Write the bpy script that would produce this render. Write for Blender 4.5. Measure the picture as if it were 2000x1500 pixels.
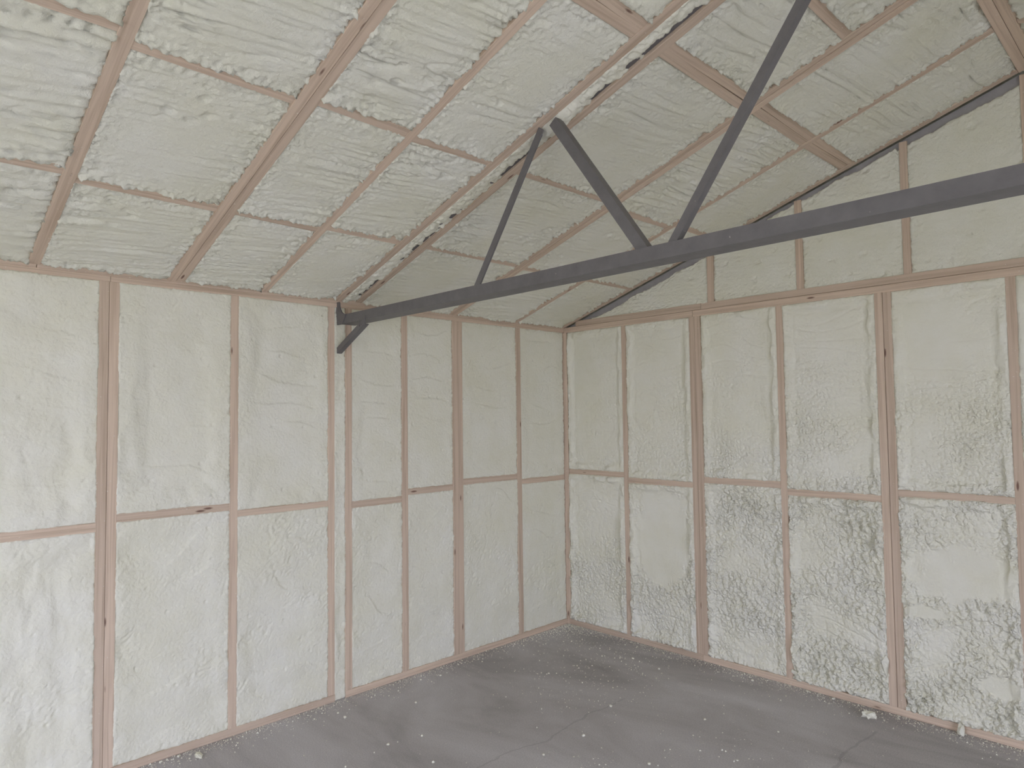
import bpy, math, random
import numpy as np
from mathutils import Matrix, Vector

random.seed(7)
RNG = np.random.default_rng(11)
scene = bpy.context.scene
for o in list(bpy.data.objects):
    bpy.data.objects.remove(o)
COL = scene.collection

# ------------------------------------------------------------------ camera
CAM = (3.8323, -4.3419, 1.7423)
YAW, PITCH, ROLL, FPX = -0.8008, 0.0465, -0.0125, 1326.3
cy, sy, cp, sp = math.cos(YAW), math.sin(YAW), math.cos(PITCH), math.sin(PITCH)
fwd = Vector((sy * cp, cy * cp, sp)); rgt = Vector((cy, -sy, 0)); up = rgt.cross(fwd)
cr, sr = math.cos(ROLL), math.sin(ROLL)
r2 = cr * rgt + sr * up; u2 = -sr * rgt + cr * up
cam_data = bpy.data.cameras.new('camera')
cam = bpy.data.objects.new('camera', cam_data); COL.objects.link(cam)
cam_data.sensor_fit = 'HORIZONTAL'; cam_data.sensor_width = 36.0
cam_data.lens = FPX / 2000.0 * 36.0
cam_data.clip_start = 0.05
m = Matrix.Identity(4)
for i in range(3):
    m[i][0] = r2[i]; m[i][1] = u2[i]; m[i][2] = -fwd[i]; m[i][3] = CAM[i]
cam.matrix_world = m
scene.camera = cam

# ------------------------------------------------------------------ world, light, exposure
world = bpy.data.worlds.new('overcast_sky'); scene.world = world
world.use_nodes = True
bg = world.node_tree.nodes['Background']
bg.inputs[0].default_value = (0.745, 0.79, 1.05, 1)
bg.inputs[1].default_value = 8.0

DOOR = dict(x0=1.3, x1=2.9, z1=2.15)           # wide doorway in the wall behind the photographer
WIN = dict(y0=-5.2, y1=-2.4, z0=0.0, z1=2.35)     # sliding door opening in the right-hand eave wall
YF = -6.3                                       # inside face of that wall
def portal(name, loc, rot, sx, sz):
    l = bpy.data.lights.new(name, 'AREA'); l.shape = 'RECTANGLE'; l.size = sx; l.size_y = sz
    l.cycles.is_portal = True
    o = bpy.data.objects.new(name, l); COL.objects.link(o); o.location = loc; o.rotation_euler = rot
# both portals emit nothing: they only guide the sky light through the two real openings behind and beside the camera
portal('doorway_behind_camera_offscreen', ((DOOR['x0'] + DOOR['x1']) / 2, YF - 0.1, DOOR['z1'] / 2), (math.pi / 2, 0, 0),
       DOOR['x1'] - DOOR['x0'], DOOR['z1'])
portal('doorway_right_offscreen', (2 * 3.24 + 0.1, (WIN['y0'] + WIN['y1']) / 2, (WIN['z0'] + WIN['z1']) / 2), (math.pi / 2, 0, math.pi / 2),
       WIN['y1'] - WIN['y0'], WIN['z1'] - WIN['z0'])

vs = scene.view_settings
vs.view_transform = 'Standard'; vs.look = 'None'; vs.gamma = 1.0; vs.use_curve_mapping = False
vs.exposure = -0.08

# ------------------------------------------------------------------ dimensions (metres)
H = 2.44            # underside of the wall plates
S, B = 0.32, 2.48   # roof underside: z = B + S x on the left slope
XR = 3.24           # ridge
W = 2 * XR
CN = math.sqrt(1 + S * S)
def zr(x):
    return B + S * min(x, W - x)

# ------------------------------------------------------------------ materials
def mat(name):
    mt = bpy.data.materials.new(name); mt.use_nodes = True
    nt = mt.node_tree; b = nt.nodes['Principled BSDF']
    return mt, nt, b
def node(nt, t, **kw):
    n = nt.nodes.new(t)
    for k, v in kw.items():
        if k in n.inputs: n.inputs[k].default_value = v
        else: setattr(n, k, v)
    return n
def ramp(nt, src, stops):
    r = nt.nodes.new('ShaderNodeValToRGB')
    el = r.color_ramp.elements
    while len(el) > 1: el.remove(el[-1])
    el[0].position, el[0].color = stops[0][0], stops[0][1]
    for p, c in stops[1:]:
        e = el.new(p); e.color = c
    nt.links.new(src, r.inputs[0]); return r
def g(v): return (v, v, v, 1)
def mixc(nt, fac, a, b, mode='MIX'):
    n = nt.nodes.new('ShaderNodeMix'); n.data_type = 'RGBA'; n.blend_type = mode
    for s, v in ((n.inputs[0], fac), (n.inputs[6], a), (n.inputs[7], b)):
        if hasattr(v, 'links'): nt.links.new(v, s)
        else: s.default_value = v
    return n.outputs[2]

def foam_material(name, cA, cB, rough, cells=0.0, bump=0.55, attr=None):
    """cream closed-cell foam; cells adds the small popcorn grain of the raw skin"""
    mt, nt, b = mat(name)
    geo = node(nt, 'ShaderNodeNewGeometry')
    n1 = node(nt, 'ShaderNodeTexNoise', Scale=2.6, Detail=5.0, Roughness=0.65)
    nt.links.new(geo.outputs['Position'], n1.inputs['Vector'])
    r1 = ramp(nt, n1.outputs['Fac'], [(0.34, cA), (0.66, cB)])
    nt.links.new(r1.outputs[0], b.inputs['Base Color'])
    b.inputs['Roughness'].default_value = rough
    b.inputs['Specular IOR Level'].default_value = 0.25
    n2 = node(nt, 'ShaderNodeTexNoise', Scale=95.0, Detail=5.0, Roughness=0.7)
    nt.links.new(geo.outputs['Position'], n2.inputs['Vector'])
    bp = node(nt, 'ShaderNodeBump', Strength=bump, Distance=0.005)
    nt.links.new(n2.outputs['Fac'], bp.inputs['Height'])
    last = bp
    if cells:
        nz = node(nt, 'ShaderNodeTexNoise', Scale=30.0, Detail=2.0)
        nt.links.new(geo.outputs['Position'], nz.inputs['Vector'])
        va = node(nt, 'ShaderNodeVectorMath', operation='MULTIPLY_ADD')
        nt.links.new(nz.outputs['Color'], va.inputs[0]); va.inputs[1].default_value = (0.03, 0.03, 0.03)
        nt.links.new(geo.outputs['Position'], va.inputs[2])
        vo = node(nt, 'ShaderNodeTexVoronoi', Scale=62.0); vo.feature = 'SMOOTH_F1'; vo.inputs['Smoothness'].default_value = 0.25
        nt.links.new(va.outputs[0], vo.inputs['Vector'])
        ms = node(nt, 'ShaderNodeTexNoise', Scale=5.0, Detail=3.0)
        nt.links.new(geo.outputs['Position'], ms.inputs['Vector'])
        mr = ramp(nt, ms.outputs['Fac'], [(0.32, g(0.45)), (0.68, g(1.0))])
        mu = node(nt, 'ShaderNodeMath', operation='MULTIPLY'); nt.links.new(mr.outputs[0], mu.inputs[0]); mu.inputs[1].default_value = cells
        if attr:                       # grain only where the skin of the pad is lumpy
            at = node(nt, 'ShaderNodeAttribute', attribute_name=attr)
            m2 = node(nt, 'ShaderNodeMath', operation='MULTIPLY')
            nt.links.new(mu.outputs[0], m2.inputs[0]); nt.links.new(at.outputs['Fac'], m2.inputs[1]); mu = m2
        b2 = node(nt, 'ShaderNodeBump', Distance=0.012); b2.invert = True
        nt.links.new(mu.outputs[0], b2.inputs['Strength'])
        nt.links.new(vo.outputs['Distance'], b2.inputs['Height']); nt.links.new(bp.outputs[0], b2.inputs['Normal'])
        last = b2
    nt.links.new(last.outputs[0], b.inputs['Normal'])
    return mt
CA, CB = (0.79, 0.765, 0.60, 1), (0.84, 0.82, 0.69, 1)
M_FOAM = foam_material('sprayed_foam', CA, CB, 0.65, 0.22)
M_POP = foam_material('popcorn_foam', CA, CB, 0.6, 1.1, 0.5, 'lump')
M_TRIM = foam_material('trimmed_foam', (0.79, 0.77, 0.605, 1), (0.84, 0.825, 0.70, 1), 0.75, 0.0, 0.8)

def wood_material(name, base, dark):
    mt, nt, b = mat(name)
    tc = node(nt, 'ShaderNodeTexCoord'); oi = node(nt, 'ShaderNodeObjectInfo')
    add = node(nt, 'ShaderNodeVectorMath', operation='MULTIPLY_ADD')
    cmb = node(nt, 'ShaderNodeCombineXYZ')
    nt.links.new(oi.outputs['Random'], cmb.inputs[0]); nt.links.new(oi.outputs['Random'], cmb.inputs[1])
    nt.links.new(cmb.outputs[0], add.inputs[0]); add.inputs[1].default_value = (37.0, 11.0, 0.0)
    nt.links.new(tc.outputs['Object'], add.inputs[2])
    mp = node(nt, 'ShaderNodeMapping'); mp.inputs['Scale'].default_value = (1.3, 55.0, 30.0)
    nt.links.new(add.outputs[0], mp.inputs[0])
    n1 = node(nt, 'ShaderNodeTexNoise', Scale=1.0, Detail=5.0, Roughness=0.6, Distortion=0.6)
    nt.links.new(mp.outputs[0], n1.inputs['Vector'])
    r1 = ramp(nt, n1.outputs['Fac'], [(0.30, dark), (0.55, base), (0.8, tuple(min(1, c * 1.06) for c in base[:3]) + (1,))])
    # board to board tint
    hs = node(nt, 'ShaderNodeHueSaturation')
    mr = node(nt, 'ShaderNodeMapRange'); mr.inputs['To Min'].default_value = 0.91; mr.inputs['To Max'].default_value = 1.06
    nt.links.new(oi.outputs['Random'], mr.inputs[0]); nt.links.new(mr.outputs[0], hs.inputs['Value'])
    nt.links.new(r1.outputs[0], hs.inputs['Color'])
    # knots
    mk = node(nt, 'ShaderNodeMapping'); mk.inputs['Scale'].default_value = (3.2, 13.0, 5.0)
    nt.links.new(add.outputs[0], mk.inputs[0])
    vo = node(nt, 'ShaderNodeTexVoronoi', Scale=1.0); vo.inputs['Randomness'].default_value = 1.0
    nt.links.new(mk.outputs[0], vo.inputs['Vector'])
    kr = ramp(nt, vo.outputs['Distance'], [(0.0, g(1)), (0.055, g(0.85)), (0.10, g(0))])
    c2 = mixc(nt, kr.outputs[0], hs.outputs[0], (0.17, 0.09, 0.065, 1))
    # pale overspray flecks
    n3 = node(nt, 'ShaderNodeTexNoise', Scale=85.0, Detail=2.0)
    nt.links.new(add.outputs[0], n3.inputs['Vector'])
    fr = ramp(nt, n3.outputs['Fac'], [(0.70, g(0)), (0.76, g(0.75))])
    c3 = mixc(nt, fr.outputs[0], c2, (0.78, 0.74, 0.64, 1))
    nt.links.new(c3, b.inputs['Base Color'])
    b.inputs['Roughness'].default_value = 0.75
    b.inputs['Specular IOR Level'].default_value = 0.25
    bp = node(nt, 'ShaderNodeBump', Strength=0.3, Distance=0.002)
    nt.links.new(n1.outputs['Fac'], bp.inputs['Height']); nt.links.new(bp.outputs[0], b.inputs['Normal'])
    return mt
M_WOOD = wood_material('framing_lumber', (0.67, 0.53, 0.395, 1), (0.51, 0.385, 0.275, 1))

def steel_material(name, c0, c1, rough):
    mt, nt, b = mat(name)
    geo = node(nt, 'ShaderNodeNewGeometry')
    n1 = node(nt, 'ShaderNodeTexNoise', Scale=14.0, Detail=6.0, Roughness=0.65)
    nt.links.new(geo.outputs['Position'], n1.inputs['Vector'])
    r1 = ramp(nt, n1.outputs['Fac'], [(0.3, c0), (0.7, c1)])
    n3 = node(nt, 'ShaderNodeTexNoise', Scale=60.0, Detail=1.0)
    nt.links.new(geo.outputs['Position'], n3.inputs['Vector'])
    fr = ramp(nt, n3.outputs['Fac'], [(0.80, g(0)), (0.82, g(0.4))])
    c = mixc(nt, fr.outputs[0], r1.outputs[0], (0.6, 0.58, 0.5, 1))
    nt.links.new(c, b.inputs['Base Color'])
    b.inputs['Roughness'].default_value = rough
    b.inputs['Specular IOR Level'].default_value = 0.45
    return mt
M_STEEL = steel_material('grey_primed_steel', (0.135, 0.126, 0.122, 1), (0.175, 0.164, 0.158, 1), 0.5)
M_GALV = steel_material('dull_rake_steel', (0.32, 0.305, 0.295, 1), (0.41, 0.395, 0.385, 1), 0.5)

def concrete_material():
    mt, nt, b = mat('troweled_concrete')
    geo = node(nt, 'ShaderNodeNewGeometry')
    n1 = node(nt, 'ShaderNodeTexNoise', Scale=1.1, Detail=6.0, Roughness=0.62, Distortion=0.8)
    mp = node(nt, 'ShaderNodeMapping'); mp.inputs['Rotation'].default_value = (0, 0, 0.5); mp.inputs['Scale'].default_value = (0.7, 1.6, 1)
    nt.links.new(geo.outputs['Position'], mp.inputs[0]); nt.links.new(mp.outputs[0], n1.inputs['Vector'])
    r1 = ramp(nt, n1.outputs['Fac'], [(0.30, (0.32, 0.298, 0.28, 1)), (0.5, (0.475, 0.448, 0.432, 1)), (0.72, (0.59, 0.565, 0.555, 1))])
    n2 = node(nt, 'ShaderNodeTexNoise', Scale=160.0, Detail=3.0)
    nt.links.new(geo.outputs['Position'], n2.inputs['Vector'])
    r2_ = ramp(nt, n2.outputs['Fac'], [(0.35, g(0.86)), (0.65, g(1.12))])
    c = mixc(nt, 1.0, r1.outputs[0], r2_.outputs[0], 'MULTIPLY')
    # hairline cracks
    n4 = node(nt, 'ShaderNodeTexNoise', Scale=2.0, Detail=4.0)
    nt.links.new(geo.outputs['Position'], n4.inputs['Vector'])
    sep = node(nt, 'ShaderNodeSeparateXYZ'); nt.links.new(geo.outputs['Position'], sep.inputs[0])
    def crack(a, bb, cc, wid, lo, hi, strength):
        # line a x + b y = c between two values of y, wobbled by noise
        e = node(nt, 'ShaderNodeMath', operation='MULTIPLY'); e.inputs[1].default_value = a; nt.links.new(sep.outputs[0], e.inputs[0])
        f = node(nt, 'ShaderNodeMath', operation='MULTIPLY_ADD'); f.inputs[1].default_value = bb
        nt.links.new(sep.outputs[1], f.inputs[0]); nt.links.new(e.outputs[0], f.inputs[2])
        h = node(nt, 'ShaderNodeMath', operation='MULTIPLY_ADD'); h.inputs[1].default_value = 0.25
        nt.links.new(n4.outputs['Fac'], h.inputs[0]); nt.links.new(f.outputs[0], h.inputs[2])
        d = node(nt, 'ShaderNodeMath', operation='COMPARE'); d.inputs[1].default_value = cc + 0.125; d.inputs[2].default_value = wid
        nt.links.new(h.outputs[0], d.inputs[0])
        k = node(nt, 'ShaderNodeMath', operation='COMPARE'); k.inputs[1].default_value = (lo + hi) / 2; k.inputs[2].default_value = abs(hi - lo) / 2
        nt.links.new(sep.outputs[1], k.inputs[0])
        o = node(nt, 'ShaderNodeMath', operation='MULTIPLY'); nt.links.new(d.outputs[0], o.inputs[0]); nt.links.new(k.outputs[0], o.inputs[1])
        q = node(nt, 'ShaderNodeMath', operation='MULTIPLY'); q.inputs[1].default_value = strength; nt.links.new(o.outputs[0], q.inputs[0])
        return q.outputs[0]
    for args in CRACKS:
        c = mixc(nt, crack(*args), c, (0.16, 0.14, 0.14, 1))
    nt.links.new(c, b.inputs['Base Color'])
    b.inputs['Roughness'].default_value = 0.62
    b.inputs['Specular IOR Level'].default_value = 0.35
    bp = node(nt, 'ShaderNodeBump', Strength=0.15, Distance=0.003)
    nt.links.new(n2.outputs['Fac'], bp.inputs['Height']); nt.links.new(bp.outputs[0], b.inputs['Normal'])
    return mt
CRACKS = [(1.0, -0.02, 1.28, 0.006, -2.6, -0.9, 0.22), (1.0, 0.0, 2.46, 0.008, -1.6, -0.3, 0.25)]
M_CONC = concrete_material()
def ground_material():
    mt, nt, b = mat('gravel_ground')
    n1 = node(nt, 'ShaderNodeTexNoise', Scale=30.0, Detail=5.0)
    r1 = ramp(nt, n1.outputs['Fac'], [(0.3, (0.56, 0.54, 0.45, 1)), (0.7, (0.70, 0.68, 0.58, 1))])
    nt.links.new(r1.outputs[0], b.inputs['Base Color']); b.inputs['Roughness'].default_value = 0.9
    return mt
M_GROUND = ground_material()

# ------------------------------------------------------------------ mesh helpers
def link(name, me, mt, parent=None, M=None):
    o = bpy.data.objects.new(name, me); COL.objects.link(o)
    if mt is not None and not me.materials: me.materials.append(mt)
    if parent is not None: o.parent = parent
    if M is not None: o.matrix_local = M
    return o
def mesh(name, verts, faces):
    me = bpy.data.meshes.new(name); me.from_pydata([tuple(v) for v in verts], [], faces); me.update(); return me
def tag(o, label, cat, group=None, kind=None):
    o['label'] = label; o['category'] = cat
    if group: o['group'] = group
    if kind: o['kind'] = kind
    return o
def box_faces(k=0):
    return [tuple(i + k for i in f) for f in ((0, 3, 2, 1), (4, 5, 6, 7), (0, 1, 5, 4), (1, 2, 6, 5), (2, 3, 7, 6), (3, 0, 4, 7))]
def boxes(name, bl):
    v, f = [], []
    for (x0, x1, y0, y1, z0, z1) in bl:
        f += box_faces(len(v))
        v += [(x0, y0, z0), (x1, y0, z0), (x1, y1, z0), (x0, y1, z0), (x0, y0, z1), (x1, y0, z1), (x1, y1, z1), (x0, y1, z1)]
    return mesh(name, v, f)
def frame_matrix(o, X, Y, Z):
    M_ = Matrix.Identity(4)
    for i in range(3):
        M_[i][0] = X[i]; M_[i][1] = Y[i]; M_[i][2] = Z[i]; M_[i][3] = o[i]
    return M_
def prism(name, prof, length, cuts=1):
    """profile (y,z) list extruded along local x"""
    n = len(prof); v, f = [], []
    for k in range(cuts + 1):
        x = length * k / cuts
        v += [(x, y, z) for y, z in prof]
    for k in range(cuts):
        for i in range(n):
            a = k * n + i; b_ = k * n + (i + 1) % n
            f.append((a, b_, b_ + n, a + n))
    f.append(tuple(range(n - 1, -1, -1))); f.append(tuple(range(cuts * n, cuts * n + n)))
    return mesh(name, v, f)
def board(name, parent, a, b, N, w, d=0.09, off=None, mt=None):
    """lumber whose visible face (normal N, width w) is centred on the line a-b; depth d goes away from the room"""
    a, b, N = Vector(a), Vector(b), Vector(N).normalized()
    X = (b - a); L = X.length; X.normalize(); Y = N.cross(X).normalized(); Z = X.cross(Y)
    if off is None: off = random.uniform(-0.0025, 0.0025)
    c = 0.0013
    h = w / 2
    prof = [(-h, -d), (h, -d), (h, -c), (h - c, 0), (-h + c, 0), (-h, -c)]
    me = prism(name, prof, L)
    tw = random.uniform(-0.004, 0.004)
    return link(name, me, mt or M_WOOD, parent, frame_matrix(a + Z * off, X, Y, Z) @ Matrix.Rotation(tw, 4, 'X'))

# ------------------------------------------------------------------ noise
def _hash(ix, iy, seed):
    with np.errstate(over='ignore'):
        h = (ix.astype(np.int64) * 374761393 + iy.astype(np.int64) * 668265263 + seed * 2147483647 + 1013904223).astype(np.uint64)
        h = (h ^ (h >> np.uint64(13))) * np.uint64(1274126177)
        h = (h ^ (h >> np.uint64(16))) * np.uint64(2246822519)
        h = h ^ (h >> np.uint64(15))
    return (h & np.uint64(0xffffff)).astype(np.float64) / float(0x1000000)
def perlin(x, y, seed=0):
    ix = np.floor(x); iy = np.floor(y); fx = x - ix; fy = y - iy
    ix = ix.astype(np.int64); iy = iy.astype(np.int64)
    u = fx * fx * fx * (fx * (fx * 6 - 15) + 10); v = fy * fy * fy * (fy * (fy * 6 - 15) + 10)
    def gr(dx, dy):
        a = _hash(ix + dx, iy + dy, seed) * 2 * np.pi
        return np.cos(a) * (fx - dx) + np.sin(a) * (fy - dy)
    n0 = gr(0, 0) * (1 - u) + gr(1, 0) * u
    n1 = gr(0, 1) * (1 - u) + gr(1, 1) * u
    return (n0 * (1 - v) + n1 * v) * 1.5
def fbm(x, y, seed=0, octv=3, gain=0.5):
    t = np.zeros_like(x); a = 1.0; k = 1.0
    for i in range(octv):
        t += a * perlin(x * k, y * k, seed + 17 * i); a *= gain; k *= 2.03
    return t
def worley(x, y, seed=0):
    ix = np.floor(x); iy = np.floor(y)
    best = np.full(x.shape, 9.0)
    jx = ix.astype(np.int64); jy = iy.astype(np.int64)
    for dx in (-1, 0, 1):
        for dy in (-1, 0, 1):
            px = ix + dx + _hash(jx + dx, jy + dy, seed); py = iy + dy + _hash(jx + dx, jy + dy, seed + 99)
            best = np.minimum(best, (px - x) ** 2 + (py - y) ** 2)
    return np.sqrt(best)
def sstep(a, b, x):
    t = np.clip((x - a) / (b - a), 0, 1); return t * t * (3 - 2 * t)

# ------------------------------------------------------------------ foam panels
def grid_mesh(name, P, skirt, lump=None):
    """P: (nv, nu, 3) surface points, skirt: vector that drops the rim back into the cavity"""
    nv, nu, _ = P.shape
    idx = np.arange(nu * nv).reshape(nv, nu)
    q = np.stack([idx[:-1, :-1], idx[:-1, 1:], idx[1:, 1:], idx[1:, :-1]], -1).reshape(-1, 4)
    rim = np.concatenate([idx[0, :], idx[1:, -1], idx[-1, -2::-1], idx[-2:0:-1, 0]])
    V = P.reshape(-1, 3)
    sk = V[rim] + np.asarray(skirt)[None]
    si = np.arange(len(rim)) + len(V)
    q2 = np.stack([rim, si, np.roll(si, -1), np.roll(rim, -1)], -1)
    V = np.concatenate([V, sk]); Q = np.concatenate([q, q2])
    me = bpy.data.meshes.new(name)
    me.vertices.add(len(V)); me.vertices.foreach_set('co', V.astype(np.float32).ravel())
    me.loops.add(Q.size); me.loops.foreach_set('vertex_index', Q.astype(np.int32).ravel())
    me.polygons.add(len(Q)); me.polygons.foreach_set('loop_start', np.arange(0, Q.size, 4, dtype=np.int32))
    me.polygons.foreach_set('loop_total', np.full(len(Q), 4, np.int32))
    me.polygons.foreach_set('use_smooth', np.ones(len(Q), bool))
    me.update(calc_edges=True); me.validate()
    if lump is not None:
        a_ = me.attributes.new('lump', 'FLOAT', 'POINT')
        a_.data.foreach_set('value', np.concatenate([lump.ravel(), np.zeros(len(rim))]).astype(np.float32))
    return me

def foam(name, parent, O, U, V, N, u0, u1, v0, v1, style, seed, res, mt=None, top=None, bot=None, ov=0.014):
    """a sprayed pad filling the cell u0..u1, v0..v1 of a framed plane (0 = face of the lumber, + = into the room)"""
    nu = max(6, int((u1 - u0 + 2 * ov) / res)); nv = max(6, int((v1 - v0 + 2 * ov) / res))
    us = np.linspace(u0 - ov, u1 + ov, nu); t = np.linspace(0, 1, nv)
    Ug, T = np.meshgrid(us, t)
    lo = np.full_like(us, v0) if bot is None else bot(us)
    hi = np.full_like(us, v1) if top is None else np.maximum(top(us), lo + 0.004)
    Vg = (lo - ov)[None] + (hi - lo + 2 * ov)[None] * T
    dl, dr, db, dt = Ug - u0, u1 - Ug, Vg - lo[None], hi[None] - Vg
    d = np.minimum(np.minimum(dl, dr), np.minimum(db, dt))
    h = style(Ug, Vg, d, dl, dr, db, dt, seed)
    lump = None
    if isinstance(h, tuple): h, lump = h
    out = np.clip(-d, 0, None)
    h = h - out * 1.8 - 3.0 * np.clip(out - 0.006, 0, None)
    O, U, V, N = (np.asarray(q, float) for q in (O, U, V, N))
    P = O + Ug[..., None] * U + Vg[..., None] * V + h[..., None] * N
    c = P.reshape(-1, 3).mean(0)
    me = grid_mesh(name, P - c, -N * 0.05, lump)
    # make the faces point into the room
    if np.dot(np.cross(U, V), N) < 0: me.flip_normals()
    return link(name, me, mt or M_FOAM, parent, Matrix.Translation(c))

def ragged(u, v, d, seed, amp, reach=0.045, f=55.0):
    e = np.exp(-np.clip(d, 0, None) / reach)
    r = fbm(u * f, v * f, seed + 5, 3, 0.6) * 0.6 + fbm(u * f * .25, v * f * .25, seed + 6, 2) * 0.7
    return e * r * amp

def ridged(x, y, seed):
    return 1 - np.abs(perlin(x, y, seed)) * 1.6

def st_ceiling(u, v, d, dl, dr, db, dt, seed, base=-0.002):
    # u runs along the purlins, v up the slope; scraped flat with a saw, so streaks run along u
    k = 0.5 + 1.6 * ((seed * 0.618) % 1.0)
    if dl.shape and u.mean() < -3.7: k = 2.6
    wv = v + 0.022 * perlin(u * 1.5, v * 1.5, seed + 1) - 0.10 * u
    st = fbm(u * 1.5, wv * 32, seed + 2, 3, 0.7) * 0.0023
    g_ = ridged(u * 1.6, wv * 13, seed + 21)
    st -= 0.0045 * sstep(0.86, 1.0, g_) * sstep(-0.1, 0.4, fbm(u * 3, v * 3, seed + 22, 2))
    m_ = sstep(0.0, 0.5, fbm(u * 3, v * 3, seed + 3, 2))
    st = st * k * (1.2 + 1.8 * m_)
    big = fbm(u * 2.2, v * 2.2, seed + 4, 2) * 0.005
    em = np.exp(-np.clip(d, 0, None) / 0.06)
    p = worley(u * 8, v * 11, seed + 8)
    pm = sstep(0.25, 0.65, fbm(u * 2.5, v * 2.5, seed + 9, 2) + em * 0.30)
    warp = 0.16 * fbm(u * 22, v * 30, seed + 12, 2)
    pits = -0.012 * sstep(0.26, 0.12, p + warp) * pm
    p2 = worley(u * 30, v * 38, seed + 18) + 0.2 * perlin(u * 60, v * 60, seed + 19)
    pits2 = -0.007 * sstep(0.40, 0.10, p2) * np.clip(em * 1.2 + 0.5 * m_ * pm, 0, 1)
    fine = fbm(u * 60, v * 75, seed + 10, 2, 0.7) * 0.0020 * (0.45 + m_ + em)
    side = np.where((dt < dl) & (dt < dr) & (dt < db), -0.006, 0.0) + np.where((db < dl) & (db < dr) & (db < dt), 0.013, 0.0)
    side = side * np.exp(-np.clip(d, 0, None) / 0.04)
    return base + st + big + pits + pits2 + fine + side + ragged(u, v, d, seed, 0.0130, 0.04, 85.0)

def pop(u, v, seed, sc):
    wu = u + 0.4 * sc * perlin(u / sc * 0.7, v / sc * 0.7, seed); wv = v + 0.4 * sc * perlin(u / sc * 0.7, v / sc * 0.7, seed + 1)
    f = worley(wu / sc, wv / (sc * 0.85), seed + 2)
    return np.clip(1 - f * f * 1.3, 0, 1)

def st_left(rec=0.018, wr=0.0016, lump=0.006, drape=0.0, frame=0.10):
    def f(u, v, d, dl, dr, db, dt, seed):
        wd = d + 0.06 * fbm(u * 4, v * 3, seed + 1, 3)
        inner = sstep(frame * 0.3, frame * 1.3, wd)
        h = -0.002 - rec * inner * (0.75 + 0.6 * perlin(u * 1.7, v * 1.7, seed + 41))
        h += fbm(u * 3.0, v * 4.2, seed + 2, 3) * lump
        # rolls of foam laid in horizontal passes: each overlaps the one below with a soft lip
        ph = v * 5.5 + 0.9 * fbm(u * 1.6, v * 1.6, seed + 3, 2)
        saw = ph - np.floor(ph)
        h += 0.005 * (saw ** 2) * sstep(0.0, 0.4, perlin(u * 2.3, v * 2.3, seed + 4) + 0.15) * inner
        msk = sstep(-0.05, 0.40, fbm(u * 2.6, v * 3.4, seed + 6, 2))
        # fine skin wrinkles running diagonally, in patches
        a_ = u * 0.8 + v * 0.6; b_ = -u * 0.6 + v * 0.8
        a_ = a_ + 0.02 * perlin(u * 14, v * 14, seed + 31); b_ = b_ + 0.02 * perlin(u * 14, v * 14, seed + 32)
        wn = ridged(a_ * 22, b_ * 46, seed + 7) * 0.7 + ridged(a_ * 40, b_ * 80, seed + 8) * 0.4
        h += (wn - 0.8) * wr * 1.9 * msk
        h += fbm(u * 75, v * 75, seed + 10, 2, 0.7) * (0.0007 + 0.25 * wr * (1 - msk))
        if drape:
            h += fbm(u * 9, v * 2.6, seed + 8, 3, 0.55) * drape * (0.3 + 0.7 * inner)
        # a few dark pinholes
        p = worley(u * 3.5, v * 3.5, seed + 11)
        h += -0.007 * sstep(0.035, 0.015, p)
        return h + ragged(u, v, d, seed, 0.0070, 0.025, 75.0)
    return f

def st_gable(a_lo, a_hi, z0, z1, rec=0.012, smooth=None, scale=0.040, rows=0.004, edge=0.010):
    """popcorn skin, its lumps growing from a_hi at height z1 to a_lo at height z0"""
    def f(u, v, d, dl, dr, db, dt, seed):
        t = np.clip((v - z0) / (z1 - z0), 0, 1)
        amp = a_lo + (a_hi - a_lo) * t
        amp = amp * np.clip(0.85 + 0.9 * fbm(u * 3.2, v * 3.2, seed + 1, 2), 0.2, 1.8)
        sm = np.ones_like(u)
        for s in (smooth or []):
            cu, cv, ru, rv = s
            rr = np.sqrt(((u - cu) / ru) ** 2 + ((v - cv) / rv) ** 2) + 0.22 * fbm(u * 9, v * 9, seed + 3, 2)
            sm *= sstep(0.80, 1.10, rr)
        amp = amp * (0.05 + 0.95 * sm)
        wd = d + 0.03 * fbm(u * 6, v * 6, seed + 4, 2)
        inner = sstep(0.03, 0.11, wd)
        h = -0.004 - rec * inner * (0.7 + 0.5 * perlin(u * 2, v * 2, seed + 40))
        # lumps hang: sheared downwards so that each overlaps the next
        us = u + 0.22 * v
        sc = scale * 0.70
        big = sstep(-0.2, 0.5, fbm(u * 4, v * 4, seed + 45, 2))
        b1 = pop(us, v * 0.68, seed + 5, sc) * 0.72 + pop(us, v * 0.8, seed + 6, sc * 0.55) * 0.36
        b1 += (pop(u, v, seed + 46, scale * 2.2) - 0.5) * 0.36 * big + fbm(u * 70, v * 70, seed + 7, 2, 0.6) * 0.08
        h += amp * (b1 - 0.60)
        h += fbm(u * 4, v * 6, seed + 8, 2) * 0.006
        r_ = perlin(u * 0.8, v * 9 + 1.2 * perlin(u * 2.2, v * 2.5, seed + 9), seed + 10)
        h -= rows * 0.6 * np.exp(-(r_ / 0.08) ** 2) * sm
        h += fbm(u * 100, v * 100, seed + 12, 1) * 0.0006
        # thicker rolls beside the studs
        wb = d + 0.012 * fbm(u * 14, v * 10, seed + 14, 2)
        e = sstep(0.050, 0.034, wb) * sstep(-0.004, 0.012, d)
        h += e * edge * np.clip(0.45 + 1.3 * fbm(u * 8, v * 6, seed + 13, 2, 0.6), 0, 1.4)
        h -= 0.006 * np.exp(-((wb - 0.065) / 0.02) ** 2)
        return h + ragged(u, v, d, seed, 0.007, 0.025, 75.0), np.clip(amp / 0.018, 0.0, 1.0)
    return f

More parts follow.
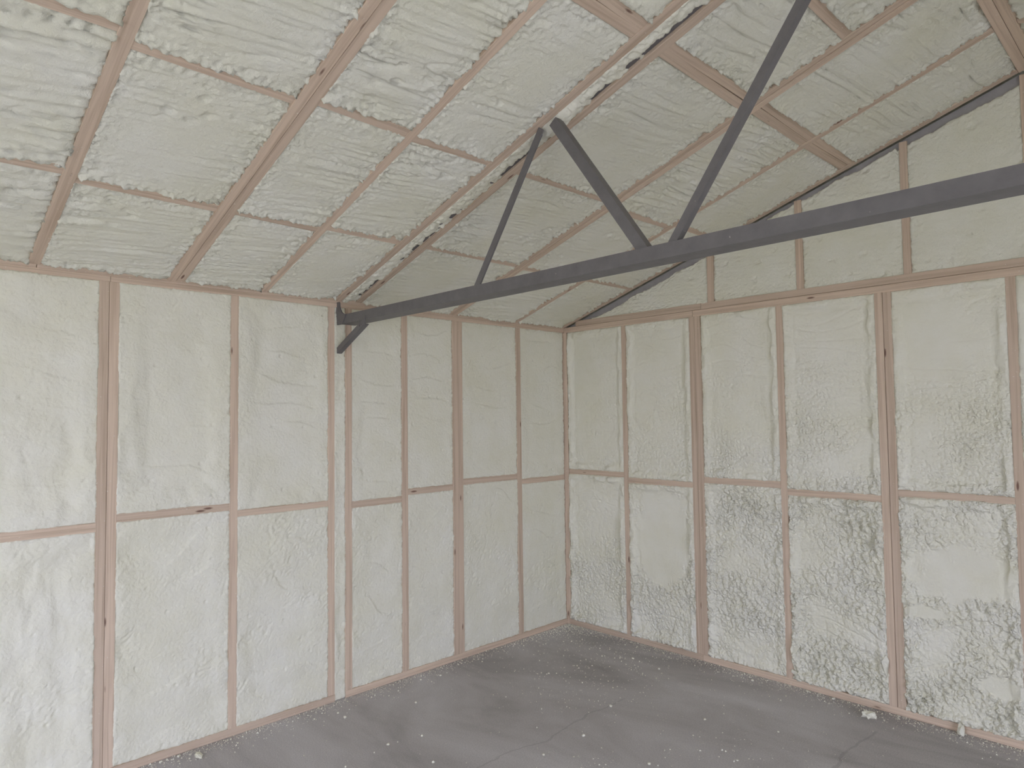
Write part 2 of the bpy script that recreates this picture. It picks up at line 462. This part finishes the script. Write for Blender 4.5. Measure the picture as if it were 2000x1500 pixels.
def st_flat(u, v, d, dl, dr, db, dt, seed):
    h = -0.004 + fbm(u * 2.5, v * 2.5, seed + 1, 3) * 0.005 + fbm(u * 60, v * 60, seed + 2, 2) * 0.0010
    p = worley(u * 6, v * 6, seed + 8) + 0.10 * fbm(u * 30, v * 30, seed + 5, 2)
    h -= 0.007 * sstep(0.12, 0.03, p)
    m_ = sstep(0.0, 0.5, fbm(u * 3, v * 3, seed + 3, 2))
    h += fbm(u * 4, v * 26 + 2 * u, seed + 6, 3, 0.6) * 0.0018 * (0.5 + m_)
    em = np.exp(-np.clip(d, 0, None) / 0.05)
    h -= 0.006 * sstep(0.40, 0.10, worley(u * 30, v * 30, seed + 18)) * em
    return h + ragged(u, v, d, seed, 0.009, 0.03, 75.0)

def st_lumpy(u, v, d, dl, dr, db, dt, seed):
    # narrow foam strip hiding the truss top chord; dies away towards the far rafter
    h = -0.007 + 0.016 * (pop(u, v, seed, 0.050) - 0.45) + 0.011 * (pop(u, v, seed + 4, 0.024) - 0.5)
    h += 0.026 * np.exp(-((v / CN - 1.80) / 0.14) ** 2) * sstep(0.0, 0.03, dr) * sstep(-0.004, 0.035, dl)
    h -= 0.008 * sstep(0.06, 0.01, dr)
    h -= 0.016 * sstep(0.034, 0.010, dr) * sstep(-0.10, 0.20, fbm(v * 3.4, u * 2, seed + 6, 3))
    return h + fbm(u * 60, v * 60, seed + 8, 2) * 0.0015

# ------------------------------------------------------------------ the shell
def struct(name, me, mt, label, cat):
    o = link(name, me, mt); return tag(o, label, cat, kind='structure')
wall_left = struct('wall_left', boxes('wall_left', [(-0.14, -0.09, YF - 0.15, 0.14, 0, 2.56)]), M_TRIM,
                   'eave wall of stud bays filled with cream spray foam, left of the corner', 'wall')
gv = []
for y in (0.09, 0.14):
    gv += [(-0.14, y, 0), (W + 0.14, y, 0), (W + 0.14, y, 2.56), (XR, y, zr(XR) + 0.12), (-0.14, y, 2.56)]
wall_back = struct('wall_back', mesh('wall_back', gv, [(4, 3, 2, 1, 0), (5, 6, 7, 8, 9), (0, 1, 6, 5), (1, 2, 7, 6), (2, 3, 8, 7), (3, 4, 9, 8), (4, 0, 5, 9)]),
                   M_TRIM, 'gable wall of foam filled stud bays under the sloping roof line', 'wall')
wall_right = struct('wall_right', boxes('wall_right', [(W, W + 0.14, YF - 0.15, WIN['y0'], 0, 2.56), (W, W + 0.14, WIN['y1'], 0.14, 0, 2.56), (W, W + 0.14, WIN['y0'], WIN['y1'], WIN['z1'], 2.56)]),
                    M_TRIM, 'plain eave wall with a wide open side doorway', 'wall')
def gable_with_door():
    y0, y1 = YF - 0.15, YF
    bl = [(-0.14, DOOR['x0'], y0, y1, 0, 2.56), (DOOR['x1'], W + 0.14, y0, y1, 0, 2.56), (DOOR['x0'], DOOR['x1'], y0, y1, DOOR['z1'], 2.56)]
    me = boxes('wall_front', bl)
    v = [tuple(a.co) for a in me.vertices]; f = [tuple(p.vertices) for p in me.polygons]; k = len(v)
    for y in (y0, y1): v += [(-0.14, y, 2.56), (W + 0.14, y, 2.56), (XR, y, zr(XR) + 0.12)]
    f += [(k, k + 1, k + 2), (k + 5, k + 4, k + 3), (k, k + 3, k + 4, k + 1), (k + 1, k + 4, k + 5, k + 2), (k + 2, k + 5, k + 3, k)]
    return mesh('wall_front', v, f)
wall_front = struct('wall_front', gable_with_door(), M_TRIM, 'gable wall with the wide open doorway behind the photographer', 'wall')
floor = struct('floor', boxes('floor', [(-0.14, W + 0.14, YF - 0.15, 0.14, -0.12, 0.0)]), M_CONC,
               'grey brown troweled concrete slab dusted with foam crumbs', 'floor')
ground = struct('ground', boxes('ground', [(-30, 36, -45, YF - 0.15, -0.3, -0.06), (W + 0.14, 36, YF - 0.15, 30, -0.3, -0.06)]), M_GROUND, 'pale gravel yard outside the open doorway', 'ground')
cz = 0.09
ya, yb = YF - 0.2, 0.2
cv_ = []
for y in (ya, yb):
    for dz in (cz, cz + 0.05):
        cv_ += [(-0.2, y, B - 0.2 * S + dz), (XR, y, zr(XR) + dz), (W + 0.2, y, B - 0.2 * S + dz)]
ceiling = struct('ceiling', mesh('ceiling', cv_, [(0, 1, 7, 6), (1, 2, 8, 7), (3, 9, 10, 4), (4, 10, 11, 5), (0, 3, 4, 1), (1, 4, 5, 2), (6, 7, 10, 9), (7, 8, 11, 10), (0, 6, 9, 3), (2, 5, 11, 8)]),
                 M_TRIM, 'sloping roof framing of rafters and purlins filled with cream spray foam', 'ceiling')

# ------------------------------------------------------------------ left wall framing
NX = (1, 0, 0)
def lstud(ya_, yb_, z0=0.043, z1=H, nm='stud'):
    return board(nm, wall_left, (0, (ya_ + yb_) / 2, z0), (0, (ya_ + yb_) / 2, z1), NX, yb_ - ya_)
LSTUDS = [(-5.92, -5.875), (-5.29, -5.245), (-4.665, -4.62), (-4.055, -4.01), (-3.477, -3.433), (-3.4315, -3.386), (-2.827, -2.781), (-2.222, -2.176),
          (-2.100, -2.054), (-1.672, -1.622), (-1.229, -1.135), (-0.578, -0.530)]
for a, b in LSTUDS: lstud(a, b)
LR = [(-4.62, -4.055, 1.215, 1.26), (-4.01, -3.477, 1.197, 1.242), (-3.386, -2.827, 1.233, 1.276), (-2.781, -2.222, 1.193, 1.232), (-2.054, -1.672, 1.167, 1.210),
      (-1.622, -1.229, 1.211, 1.255), (-1.135, -0.578, 1.240, 1.285), (-0.530, -0.02, 1.198, 1.241)]
for a, b, z0, z1 in LR:
    board('blocking', wall_left, (0, a, (z0 + z1) / 2), (0, b, (z0 + z1) / 2), NX, z1 - z0, off=-0.003)
# plates: the bottom one is broken by the foam strip at the truss column
for a, b in ((-6.2, -2.176), (-2.10, 0.0)):
    board('bottom_plate', wall_left, (0, a, 0.0215), (0, b, 0.0215), NX, 0.043, off=0.001)
for a, b in ((-6.2, -3.43), (-3.428, 0.0)):
    board('top_plate', wall_left, (0, a, 2.454), (0, b, 2.454), NX, 0.028, off=0.0)
for a, b in ((-6.2, -3.74), (-3.737, 0.0)):
    board('eave_board', wall_left, (0, a, 2.482), (0, b, 2.482), (1, 0, -0.55), 0.034, off=0.004)

LU, LV, LN = (0, 1, 0), (0, 0, 1), (1, 0, 0)
def lpanel(a, b, z0, z1, style, seed, res=0.007, mt=None):
    foam('foam_panel', wall_left, (0, 0, 0), LU, LV, LN, a, b, z0, z1, style, seed, res, mt)
lstyles_up = {0: st_left(0.012), 1: st_left(0.026, 0.0016, 0.010, 0.003, 0.13), 2: st_left(0.024, 0.0018, 0.007, 0, 0.12), 3: st_left(0.020, 0.0016, 0.006, 0, 0.11),
              4: st_left(0.008, 0.0016, 0.005, 0, 0.08), 5: st_left(0.006, 0.0013, 0.004, 0, 0.07), 6: st_left(0.007, 0.0014, 0.004), 7: st_left(0.006, 0.0014, 0.004)}
lstyles_lo = {0: st_left(0.012), 1: st_left(0.016, 0.0026, 0.008, 0.007, 0.10), 2: st_left(0.012, 0.0032, 0.006), 3: st_left(0.010, 0.0038, 0.006),
              4: st_left(0.008, 0.0036, 0.006), 5: st_left(0.006, 0.0024, 0.005), 6: st_left(0.007, 0.0032, 0.006), 7: st_left(0.006, 0.0034, 0.006)}
for i, (a, b, z0, z1) in enumerate(LR):
    r_ = 0.014 if i == 0 else 0.0062
    lpanel(a, b, z1, H, lstyles_up[i], 100 + 10 * i, r_)
    lpanel(a, b, 0.043, z0, lstyles_lo[i], 200 + 10 * i, r_)
lpanel(-2.176, -2.100, 0.004, 2.45, st_left(0.006, 0.003, 0.004, 0, 0.04), 331)
for i, (a, b) in enumerate(((-5.875, -5.29), (-5.245, -4.665))):
    lpanel(a, b, 0.043, H, st_left(0.012), 340 + i * 10, 0.02)

# ------------------------------------------------------------------ gable wall framing
NY = (0, -1, 0)
def gstud(x0, x1, z0=0.043, z1=H):
    board('stud', wall_back, ((x0 + x1) / 2, 0, z0), ((x0 + x1) / 2, 0, z1), NY, x1 - x0)
board('corner_post', wall_back, (0.004, -0.006, 0.0), (0.004, -0.006, H), (0.25, -1, 0), 0.05, 0.05, off=0.0)
GST = [(0.600, 0.643), (1.205, 1.250), (1.2515, 1.300), (1.853, 1.897), (2.456, 2.499), (2.501, 2.545), (3.095, 3.140), (3.735, 3.78), (4.36, 4.405), (4.985, 5.03), (5.61, 5.655)]
for a, b in GST: gstud(a, b)
GR = [(0.030, 0.600, 1.247, 1.289), (0.643, 1.205, 1.207, 1.250), (1.300, 1.853, 1.248, 1.292), (1.897, 2.456, 1.206, 1.249), (2.545, 3.095, 1.247, 1.288),
      (3.140, 3.735, 1.205, 1.249), (3.78, 4.36, 1.25, 1.295)]
for a, b, z0, z1 in GR:
    board('blocking', wall_back, (a, 0, (z0 + z1) / 2), (b, 0, (z0 + z1) / 2), NY, z1 - z0, off=-0.003)
for a, b in ((0.0, 1.258), (1.2595, W)):
    board('bottom_plate', wall_back, (a, 0, 0.0215), (b, 0, 0.0215), NY, 0.043, off=0.002)
for a, b in ((0.0, 1.237), (1.240, W)):
    board('top_plate', wall_back, (a, 0, 2.462), (b, 0, 2.462), NY, 0.044, off=0.001)
for a, b in ((0.13, 1.305), (1.307, W - 0.13)):
    board('top_plate', wall_back, (a, 0, 2.508), (b, 0, 2.508), NY, 0.044, off=-0.0015)
GG = [(1.362, 1.412), (1.997, 2.043), (2.618, 2.660), (3.197, 3.243), (3.82, 3.865), (4.44, 4.485), (5.06, 5.11)]
for a, b in GG:
    c = (a + b) / 2
    board('gable_stud', wall_back, (c, 0, 2.53), (c, 0, zr(c) - 0.02), NY, b - a)
GU, GV, GN = (1, 0, 0), (0, 0, 1), (0, -1, 0)
def gpanel(a, b, z0, z1, style, seed, res=0.0075, mt=None, top=None):
    foam('foam_panel', wall_back, (0, 0, 0), GU, GV, GN, a, b, z0, z1, style, seed, res, mt, top)
gup = [st_gable(0.005, 0.002, 1.3, 2.3, 0.016, None, 0.030, 0.001, 0.014),
       st_gable(0.010, 0.0025, 1.3, 2.2, 0.014, None, 0.028, 0.003, 0.012),
       st_gable(0.013, 0.0025, 1.3, 2.2, 0.016, None, 0.026, 0.005, 0.011),
       st_gable(0.018, 0.0025, 1.3, 2.15, 0.012, None, 0.034, 0.006, 0.010),
       st_gable(0.018, 0.0030, 1.3, 2.15, 0.014, [(2.66, 2.20, 0.25, 0.18)], 0.032, 0.006, 0.012),
       st_gable(0.018, 0.0020, 1.3, 2.15, 0.012), st_gable(0.018, 0.002, 1.3, 2.15)]
glo = [st_gable(0.024, 0.005, 0.1, 1.0, 0.016, None, 0.036, 0.005, 0.020),
       st_gable(0.028, 0.009, 0.1, 1.0, 0.018, [(0.93, 0.78, 0.25, 0.34), (0.93, 1.08, 0.2, 0.12)], 0.040, 0.008, 0.014),
       st_gable(0.030, 0.022, 0.1, 1.2, 0.014, None, 0.042, 0.011, 0.012),
       st_gable(0.034, 0.024, 0.1, 1.2, 0.016, None, 0.044, 0.011, 0.015),
       st_gable(0.032, 0.022, 0.1, 1.2, 0.014, [(2.83, 0.84, 0.26, 0.16), (2.66, 0.61, 0.12, 0.04), (3.00, 0.28, 0.11, 0.06)], 0.042, 0.011, 0.014),
       st_gable(0.03, 0.022, 0.1, 1.2), st_gable(0.03, 0.022, 0.1, 1.2)]
for i, (a, b, z0, z1) in enumerate(GR):
    r_ = 0.0055 if i < 5 else 0.011
    gpanel(a, b, z1, H, gup[i], 400 + 20 * i, r_, M_POP)
    gpanel(a, b, 0.043, z0, glo[i], 600 + 20 * i, r_ * 0.85, M_POP)
for i, (a, b) in enumerate(((4.405, 4.985), (5.03, 5.61), (5.655, W))):
    gpanel(a, b, 0.043, H, st_flat, 800 + 10 * i, 0.025)
# pads in the gable triangle; their upper edge stops short of the steel rake angle here and there
def rake_top(lo, hi):
    def f(x):
        n = fbm(x * 6.0, x * 0 + 3.3, 41, 3)
        zz = B + S * np.minimum(x, W - x)
        gap = np.where(x > 2.60, 0.060, np.where(x > 2.03, 0.040, np.where(x > 1.36, 0.036, 0.058)))
        return zz - gap + 0.010 * n
    return f
TR = [(0.30, 1.362), (1.412, 1.997), (2.043, 2.618), (2.660, 3.197), (3.243, 3.82), (3.865, 4.44), (4.485, 5.06), (5.11, W - 0.3)]
for i, (a, b) in enumerate(TR):
    gpanel(a, b, 2.53, 3.5, st_flat, 900 + 10 * i, 0.008 if i < 4 else 0.02, M_TRIM, rake_top(0, 0))

# torn foam flaps hanging off the pads
def flap(parent, pts, N, th=0.008):
    N = Vector(N); c = sum((Vector(p) for p in pts), Vector()) / len(pts)
    n = len(pts); v = []
    for k in (0, 1):
        for i, p in enumerate(pts): v.append(Vector(p) - c + N * (th * k + 0.006 * ((i * 7) % 3)))
    f = [tuple(range(n - 1, -1, -1)), tuple(range(n, 2 * n))] + [(i, (i + 1) % n, (i + 1) % n + n, i + n) for i in range(n)]
    return link('foam_flap', mesh('foam_flap', v, f), M_FOAM, parent, Matrix.Translation(c))
flap(wall_back, [(1.898, -0.004, 0.30), (1.905, -0.004, 0.27), (1.893, -0.004, 0.235), (1.898, -0.004, 0.19), (1.925, -0.004, 0.215), (1.955, -0.004, 0.262), (1.940, -0.004, 0.285), (1.918, -0.004, 0.29)], NY)
flap(wall_back, [(1.893, -0.003, 0.105), (1.925, -0.003, 0.10), (1.93, -0.003, 0.085), (1.905, -0.003, 0.078), (1.892, -0.003, 0.09)], NY)
flap(wall_back, [(2.452, -0.003, 0.33), (2.468, -0.003, 0.30), (2.462, -0.003, 0.25), (2.455, -0.003, 0.20), (2.44, -0.003, 0.24), (2.43, -0.003, 0.29)], NY)

# steel rake angle lying on the gable under each roof slope
def sloped(name, parent, y0, y1, x0, x1, d0, d1, mt, mirror=False):
    """flat bar following the roof: between d0 and d1 below the roof underside, from y0 to y1"""
    f = (lambda x: W - x) if mirror else (lambda x: x)
    v = []
    for x in (x0, x1):
        for y, d in ((y0, d0), (y1, d0), (y1, d1), (y0, d1)):
            v.append((f(x), y, B + S * x - d))
    fa = [(0, 1, 2, 3), (7, 6, 5, 4), (0, 4, 5, 1), (1, 5, 6, 2), (2, 6, 7, 3), (3, 7, 4, 0)]
    me = mesh(name, v, fa)
    return link(name, me, mt, parent)
for mir in (False, True):
    ra = sloped('rake_angle', wall_back, 0.019, 0.025, 0.05, 3.2, 0.004, 0.085, M_GALV, mir)
    ra['label'] = 'dull grey steel angle along the gable slope'

# ------------------------------------------------------------------ roof framing
def roof(x, y, off=0.0):
    return (x, y, zr(x))
def slope_frame(mirror):
    if not mirror: return Vector((S, 0, -1)).normalized(), Vector((1, 0, S)).normalized()
    return Vector((-S, 0, -1)).normalized(), Vector((-1, 0, S)).normalized()
RAF = [(-6.29, -6.245), (-5.66, -5.615), (-5.04, -4.995), (-4.415, -4.37), (-3.775, -3.725), (-3.167, -3.124), (-3.121, -3.078), (-2.662, -2.617), (-2.180, -2.130), (-2.032, -1.986), (-1.272, -1.231), (-1.229, -1.188), (-0.602, -0.556), (-0.045, -0.002)]
PUR = {  # bay (between rafter faces): lower, second, third purlin ranges in x
    (-4.37, -3.775): [(0.717, 0.764), (1.490, 1.533), (2.30, 2.39)],
    (-3.725, -3.167): [(0.678, 0.724), (1.440, 1.480), (2.30, 2.39)],
    (-3.078, -2.662): [(0.674, 0.720), (1.462, 1.506), (2.30, 2.39)],
    (-2.617, -2.180): [(0.700, 0.746), (1.448, 1.488), (2.30, 2.392)],
    (-1.986, -1.272): [(0.708, 0.748), (1.460, 1.498), (2.292, 2.380), (2.772, 2.814)],
    (-1.188, -0.602): [(0.692, 0.738), (1.418, 1.464), (2.300, 2.392)],
    (-0.556, -0.045): [(0.706, 0.750), (1.455, 1.500), (2.300, 2.394)]}
rs = 1000
for mir in (False, True):
    N_, V_ = slope_frame(mir)
    fx = (lambda x: W - x) if mir else (lambda x: x)
    for a, b in RAF:
        y = (a + b) / 2
        p0 = (fx(0.0), y, B); p1 = (fx(XR - 0.045), y, B + S * (XR - 0.045))
        board('rafter', ceiling, p0, p1, N_, b - a, 0.085)
    for (a, b), rows in PUR.items():
        for x0, x1 in rows:
            x0, x1 = (x0 - 0.004, x1 + 0.004) if x1 - x0 < 0.06 else (x0, x1)
            parts = [(x0, x1)] if x1 - x0 < 0.06 else [(x0, (x0 + x1) / 2 - 0.0006), ((x0 + x1) / 2 + 0.0006, x1)]
            for q0, q1 in parts:
                c = (q0 + q1) / 2; sk = random.uniform(-0.006, 0.006)
                board('purlin', ceiling, (fx(c - sk), a, B + S * (c - sk)), (fx(c + sk), b, B + S * (c + sk)), N_, (q1 - q0) * CN, 0.085, off=-0.004)
        xs = [0.022] + [q + (0.003 if j else -0.003) for r_ in rows for j, q in enumerate(r_)] + [3.197]
        for k in range(0, len(xs), 2):
            rs += 30
            foam('foam_panel', ceiling, (W if mir else 0, 0, B), (0, 1, 0), tuple(V_), tuple(N_), a, b, xs[k] * CN, xs[k + 1] * CN,
                 st_ceiling, rs, (0.014 if a > -2.7 else 0.03) if mir else (0.0068 if a > -4 else 0.011), M_TRIM)
    for a, b in ((-6.2, -3.9), (-3.898, -0.003)):
        c = XR - 0.0225
        board('ridge_purlin', ceiling, (fx(c), a, B + S * c), (fx(c), b, B + S * c), N_, 0.045, 0.085, off=0.003)
    # strip of foam around the truss top chord
    rs += 30
    foam('foam_strip', ceiling, (W if mir else 0, 0, B), (0, 1, 0), tuple(V_), tuple(N_), -2.130, -2.032, 0.0, 3.19 * CN, st_lumpy, rs, 0.006 if not mir else 0.015, M_FOAM, ov=0.006)
    for k, (a, b) in enumerate(((-6.245, -5.66), (-5.615, -5.04), (-4.995, -4.415))):
        foam('foam_panel', ceiling, (W if mir else 0, 0, B), (0, 1, 0), tuple(V_), tuple(N_), a, b, 0.02, 3.197 * CN, st_ceiling, 3000 + k * 20, 0.03, M_TRIM)

# ------------------------------------------------------------------ steel truss
truss = bpy.data.objects.new('steel_roof_truss', None); COL.objects.link(truss); truss.location = (XR, -2.115, 2.325)
tag(truss, 'dark grey welded steel roof truss spanning the room from wall to wall', 'truss')
TI = Matrix.Translation(-Vector(truss.location))
def tpart(name, me, mt=M_STEEL, M_=None, parent=None):
    return link(name, me, mt, truss if parent is None else parent, TI @ (M_ or Matrix.Identity(4)) if parent is None else (M_ or Matrix.Identity(4)))
YT = -2.155
t = 0.006
# bottom chord: an angle with its upright leg towards the doorway and its flange running back
prof = [(YT, 2.330), (YT + 0.105, 2.330), (YT + 0.105, 2.330 + t), (YT + t, 2.330 + t), (YT + t, 2.387), (YT, 2.387)]
tpart('bottom_chord', prism('bottom_chord', [(y - YT, z - 2.330) for y, z in prof], W - 0.06), M_=Matrix.Translation((0.03, YT, 2.330)))
def angle_bar(name, a, b, w, leg, side=1, y=-2.145):
    """angle iron between two points of the truss plane: face w wide towards the doorway, second leg running back"""
    a = Vector((a[0], y, a[1])); b = Vector((b[0], y, b[1]))
    X = (b - a); L = X.length; X.normalize(); Z = Vector((0, -1, 0)); Y = Z.cross(X)
    h = w / 2 * side
    prof_ = [(-h, 0), (h, 0), (h, -leg), (h - t * side, -leg), (h - t * side, -t), (-h, -t)]
    if side > 0: prof_ = prof_[::-1]
    return tpart(name, prism(name, prof_, L), M_=frame_matrix(a, X, Y, Z))
for mir in (False, True):
    q = (lambda p: (W - p[0], p[1])) if mir else (lambda p: p)
    sg = -1 if mir else 1
    angle_bar('web', q((1.315, 2.372)), q((1.775, 3.035)), 0.036, 0.036, sg)
    angle_bar('web', q((1.845, 3.045)), q((2.315, 2.372)), 0.046, 0.046, sg)
    angle_bar('web', q((2.430, 2.372)), q((3.215, 3.463)), 0.032, 0.032, -sg)
    # top chord above the foam strip
    v = []
    fx = (lambda x: W - x) if mir else (lambda x: x)
    for x in (0.0, 3.23):
        for y, d in ((-2.076, -0.017), (-2.034, -0.017), (-2.034, -0.06), (-2.076, -0.06)):
            v.append((fx(x), y, B + S * x - d))
    tpart('top_chord', mesh('top_chord', v, [(0, 1, 2, 3), (7, 6, 5, 4), (0, 4, 5, 1), (1, 5, 6, 2), (2, 6, 7, 3), (3, 7, 4, 0)]))
    # end gusset with a concave fillet up to the column
    pts = [(-0.03, 2.328), (0.06, 2.326), (0.11, 2.386)]
    for k in range(7):
        an = math.radians(270 - 15 * k)
        pts.append((0.105 + 0.075 * math.cos(an), 2.461 + 0.075 * math.sin(an)))
    pts += [(0.026, 2.472), (-0.03, 2.472)]
    n = len(pts); v = [(fx(x), YT - 0.006, z) for x, z in pts] + [(fx(x), YT + 0.002, z) for x, z in pts]
    fcs = [tuple(range(n)), tuple(range(2 * n - 1, n - 1, -1))] + [(i, i + n, (i + 1) % n + n, (i + 1) % n) for i in range(n)]
    tpart('end_gusset', mesh('end_gusset', v, fcs))
    kb = angle_bar('knee_brace', q((-0.045, 2.148)), q((0.305, 2.316)), 0.034, 0.034, -sg, y=-2.158)
    # hole really punched through the upper end of the brace
    hv = [(0.345 + 0.005 * math.cos(a_ * math.pi / 6), 0.007 * math.sin(a_ * math.pi / 6), z_) for z_ in (-0.012, 0.006) for a_ in range(12)]
    cut = link('hole_cutter', mesh('hole_cutter', hv, [tuple(range(11, -1, -1)), tuple(range(12, 24))] + [(i, (i + 1) % 12, (i + 1) % 12 + 12, i + 12) for i in range(12)]), M_STEEL)
    bpy.context.view_layer.update()
    cut.matrix_world = kb.matrix_world.copy()
    md = kb.modifiers.new('hole', 'BOOLEAN'); md.operation = 'DIFFERENCE'; md.object = cut; md.solver = 'EXACT'
    bpy.context.view_layer.update()
    punched = bpy.data.meshes.new_from_object(kb.evaluated_get(bpy.context.evaluated_depsgraph_get()))
    kb.modifiers.clear(); kb.data = punched; punched.name = 'knee_brace'
    bpy.data.objects.remove(cut)
    lug = prism('lug', [(-0.012, -0.004), (0.012, -0.004), (0.012, 0.003), (-0.012, 0.003)], 0.05)
    tpart('lug', lug, M_=frame_matrix(Vector((fx(0.315), YT - 0.004, 2.30)), (0, 0, 1), (1, 0, 0), (0, 1, 0)))

# ------------------------------------------------------------------ loose foam
def chunk_mesh(name, seed, sx, sy, sz):
    r = np.random.default_rng(seed)
    import bmesh
    bm = bmesh.new(); bmesh.ops.create_icosphere(bm, subdivisions=2, radius=0.5)
    for v in bm.verts:
        n = v.co.normalized()
        k = 1 + 0.30 * math.sin(5 * n.x + seed) * math.cos(4 * n.y - seed) + r.uniform(-0.13, 0.13)
        v.co = Vector((n.x * sx * k, n.y * sy * k, max(n.z, -0.55) * sz * k)) * 0.5
    zmin = min(v.co.z for v in bm.verts)
    for v in bm.verts: v.co.z -= zmin
    me = bpy.data.meshes.new(name); bm.to_mesh(me); bm.free(); return me
def on_floor(px, py):
    d = fwd + r2 * ((px - 1000) / FPX) - u2 * ((py - 750) / FPX)
    k = -CAM[2] / d.z
    return (CAM[0] + d.x * k, CAM[1] + d.y * k)
SPECIAL = [((1700, 1402), (0.075, 0.05, 0.045), 'largest pale foam chunk lying on the slab near the double stud'),
           ((1879, 1434), (0.05, 0.035, 0.07), 'upright foam chunk leaning against the bottom plate of the gable wall'),
           ((388, 1478), (0.075, 0.035, 0.02), 'flat foam scrap lying beside the bottom plate of the left wall')]
for i, ((px, py), s_, lab) in enumerate(SPECIAL):
    x, y = on_floor(px, py)
    y = min(y, -0.012 - s_[1] / 2); x = max(x, 0.012 + s_[0] / 2)
    o = link('foam_chunk', chunk_mesh('foam_chunk', 50 + i, *s_), M_FOAM, None, Matrix.Translation((x, y, -0.001)) @ Matrix.Rotation(i * 1.3 + 0.4, 4, 'Z'))
    tag(o, lab, 'foam chunk')
CRUMBS = [(1377, 1406), (1440, 1486), (822, 1328), (846, 1490), (758, 1455), (1236, 1287), (1287, 1307), (1072, 1316), (860, 1320), (1062, 1475), (1268, 1493), (1193, 1380),
          (1632, 1313), (1628, 1366), (1592, 1345), (1727, 1408), (1402, 1313), (1470, 1330), (1597, 1360), (824, 1438), (674, 1402), (614, 1405), (660, 1393), (1140, 1438), (1520, 1430),
          (812, 1373), (675, 1498), (312, 1488), (340, 1470), (370, 1482)]
cm = [chunk_mesh('foam_crumb', 80 + k, 0.024 - 0.003 * k, 0.018, 0.014) for k in range(4)]
for i, (px, py) in enumerate(CRUMBS):
    x, y = on_floor(px, py); sc = random.uniform(0.45, 1.0)
    x = max(x, 0.03); y = min(y, -0.03)
    o = link('foam_crumb', cm[i % 4], M_FOAM, None, Matrix.Translation((x, y, -0.0005)) @ Matrix.Rotation(random.uniform(0, 6.28), 4, 'Z') @ Matrix.Scale(sc, 4))
    tag(o, 'small pale foam crumb lying loose on the concrete slab', 'foam crumb', 'small foam crumbs scattered on the slab')

def crumbs_mesh():
    base = np.array([(1, 0, 0), (-0.5, 0.87, 0), (-0.5, -0.87, 0), (0.1, 0.05, 1.1)])
    fb = np.array([(0, 1, 3), (1, 2, 3), (2, 0, 3), (0, 2, 1)])
    pts = []
    r = RNG
    n = 2300   # along the left wall
    yy = -r.random(n) ** 0.8 * 3.6; pts.append(np.stack([0.006 + r.exponential(0.045, n), yy], 1))
    n = 3000   # along the gable wall
    pts.append(np.stack([r.random(n) * 3.4, -0.006 - r.exponential(0.05, n)], 1))
    n = 1300   # heap in the corner
    pts.append(np.stack([r.exponential(0.11, n), -r.exponential(0.16, n)], 1))
    n = 900    # drifts
    for cx, cy_, s_ in ((0.75, -0.35, 0.22), (0.95, -0.95, 0.25), (1.75, -1.75, 0.12), (2.2, -1.2, 0.3)):
        pts.append(np.stack([cx + r.normal(0, s_, n // 4), cy_ + r.normal(0, s_, n // 4)], 1))
    n = 900
    pts.append(np.stack([0.05 + r.random(n) * 4.2, -0.05 - r.random(n) * 4.6], 1))
    P = np.concatenate(pts); P = P[(P[:, 0] > 0.004) & (P[:, 1] < -0.004) & (P[:, 0] < W - 0.1)]
    k = len(P)
    sz = 0.0014 + r.exponential(0.0011, k); sz = np.minimum(sz, 0.006)
    an = r.random(k) * 6.28
    c, s_ = np.cos(an), np.sin(an)
    V = np.empty((k, 4, 3))
    for j in range(4):
        bx, by, bz = base[j]
        jit = 0.6 + 0.8 * r.random(k)
        V[:, j, 0] = P[:, 0] + (bx * c - by * s_) * sz * jit
        V[:, j, 1] = P[:, 1] + (bx * s_ + by * c) * sz * jit
        V[:, j, 2] = bz * sz * jit - 0.0002
    F = (fb[None] + 4 * np.arange(k)[:, None, None]).reshape(-1, 3)
    me = bpy.data.meshes.new('foam_dust'); me.from_pydata(V.reshape(-1, 3).tolist(), [], F.tolist()); me.update(); return me
dust = link('foam_dust', crumbs_mesh(), M_FOAM)
tag(dust, 'fine foam dust and grains strewn over the slab and along the plates', 'foam dust', kind='stuff')
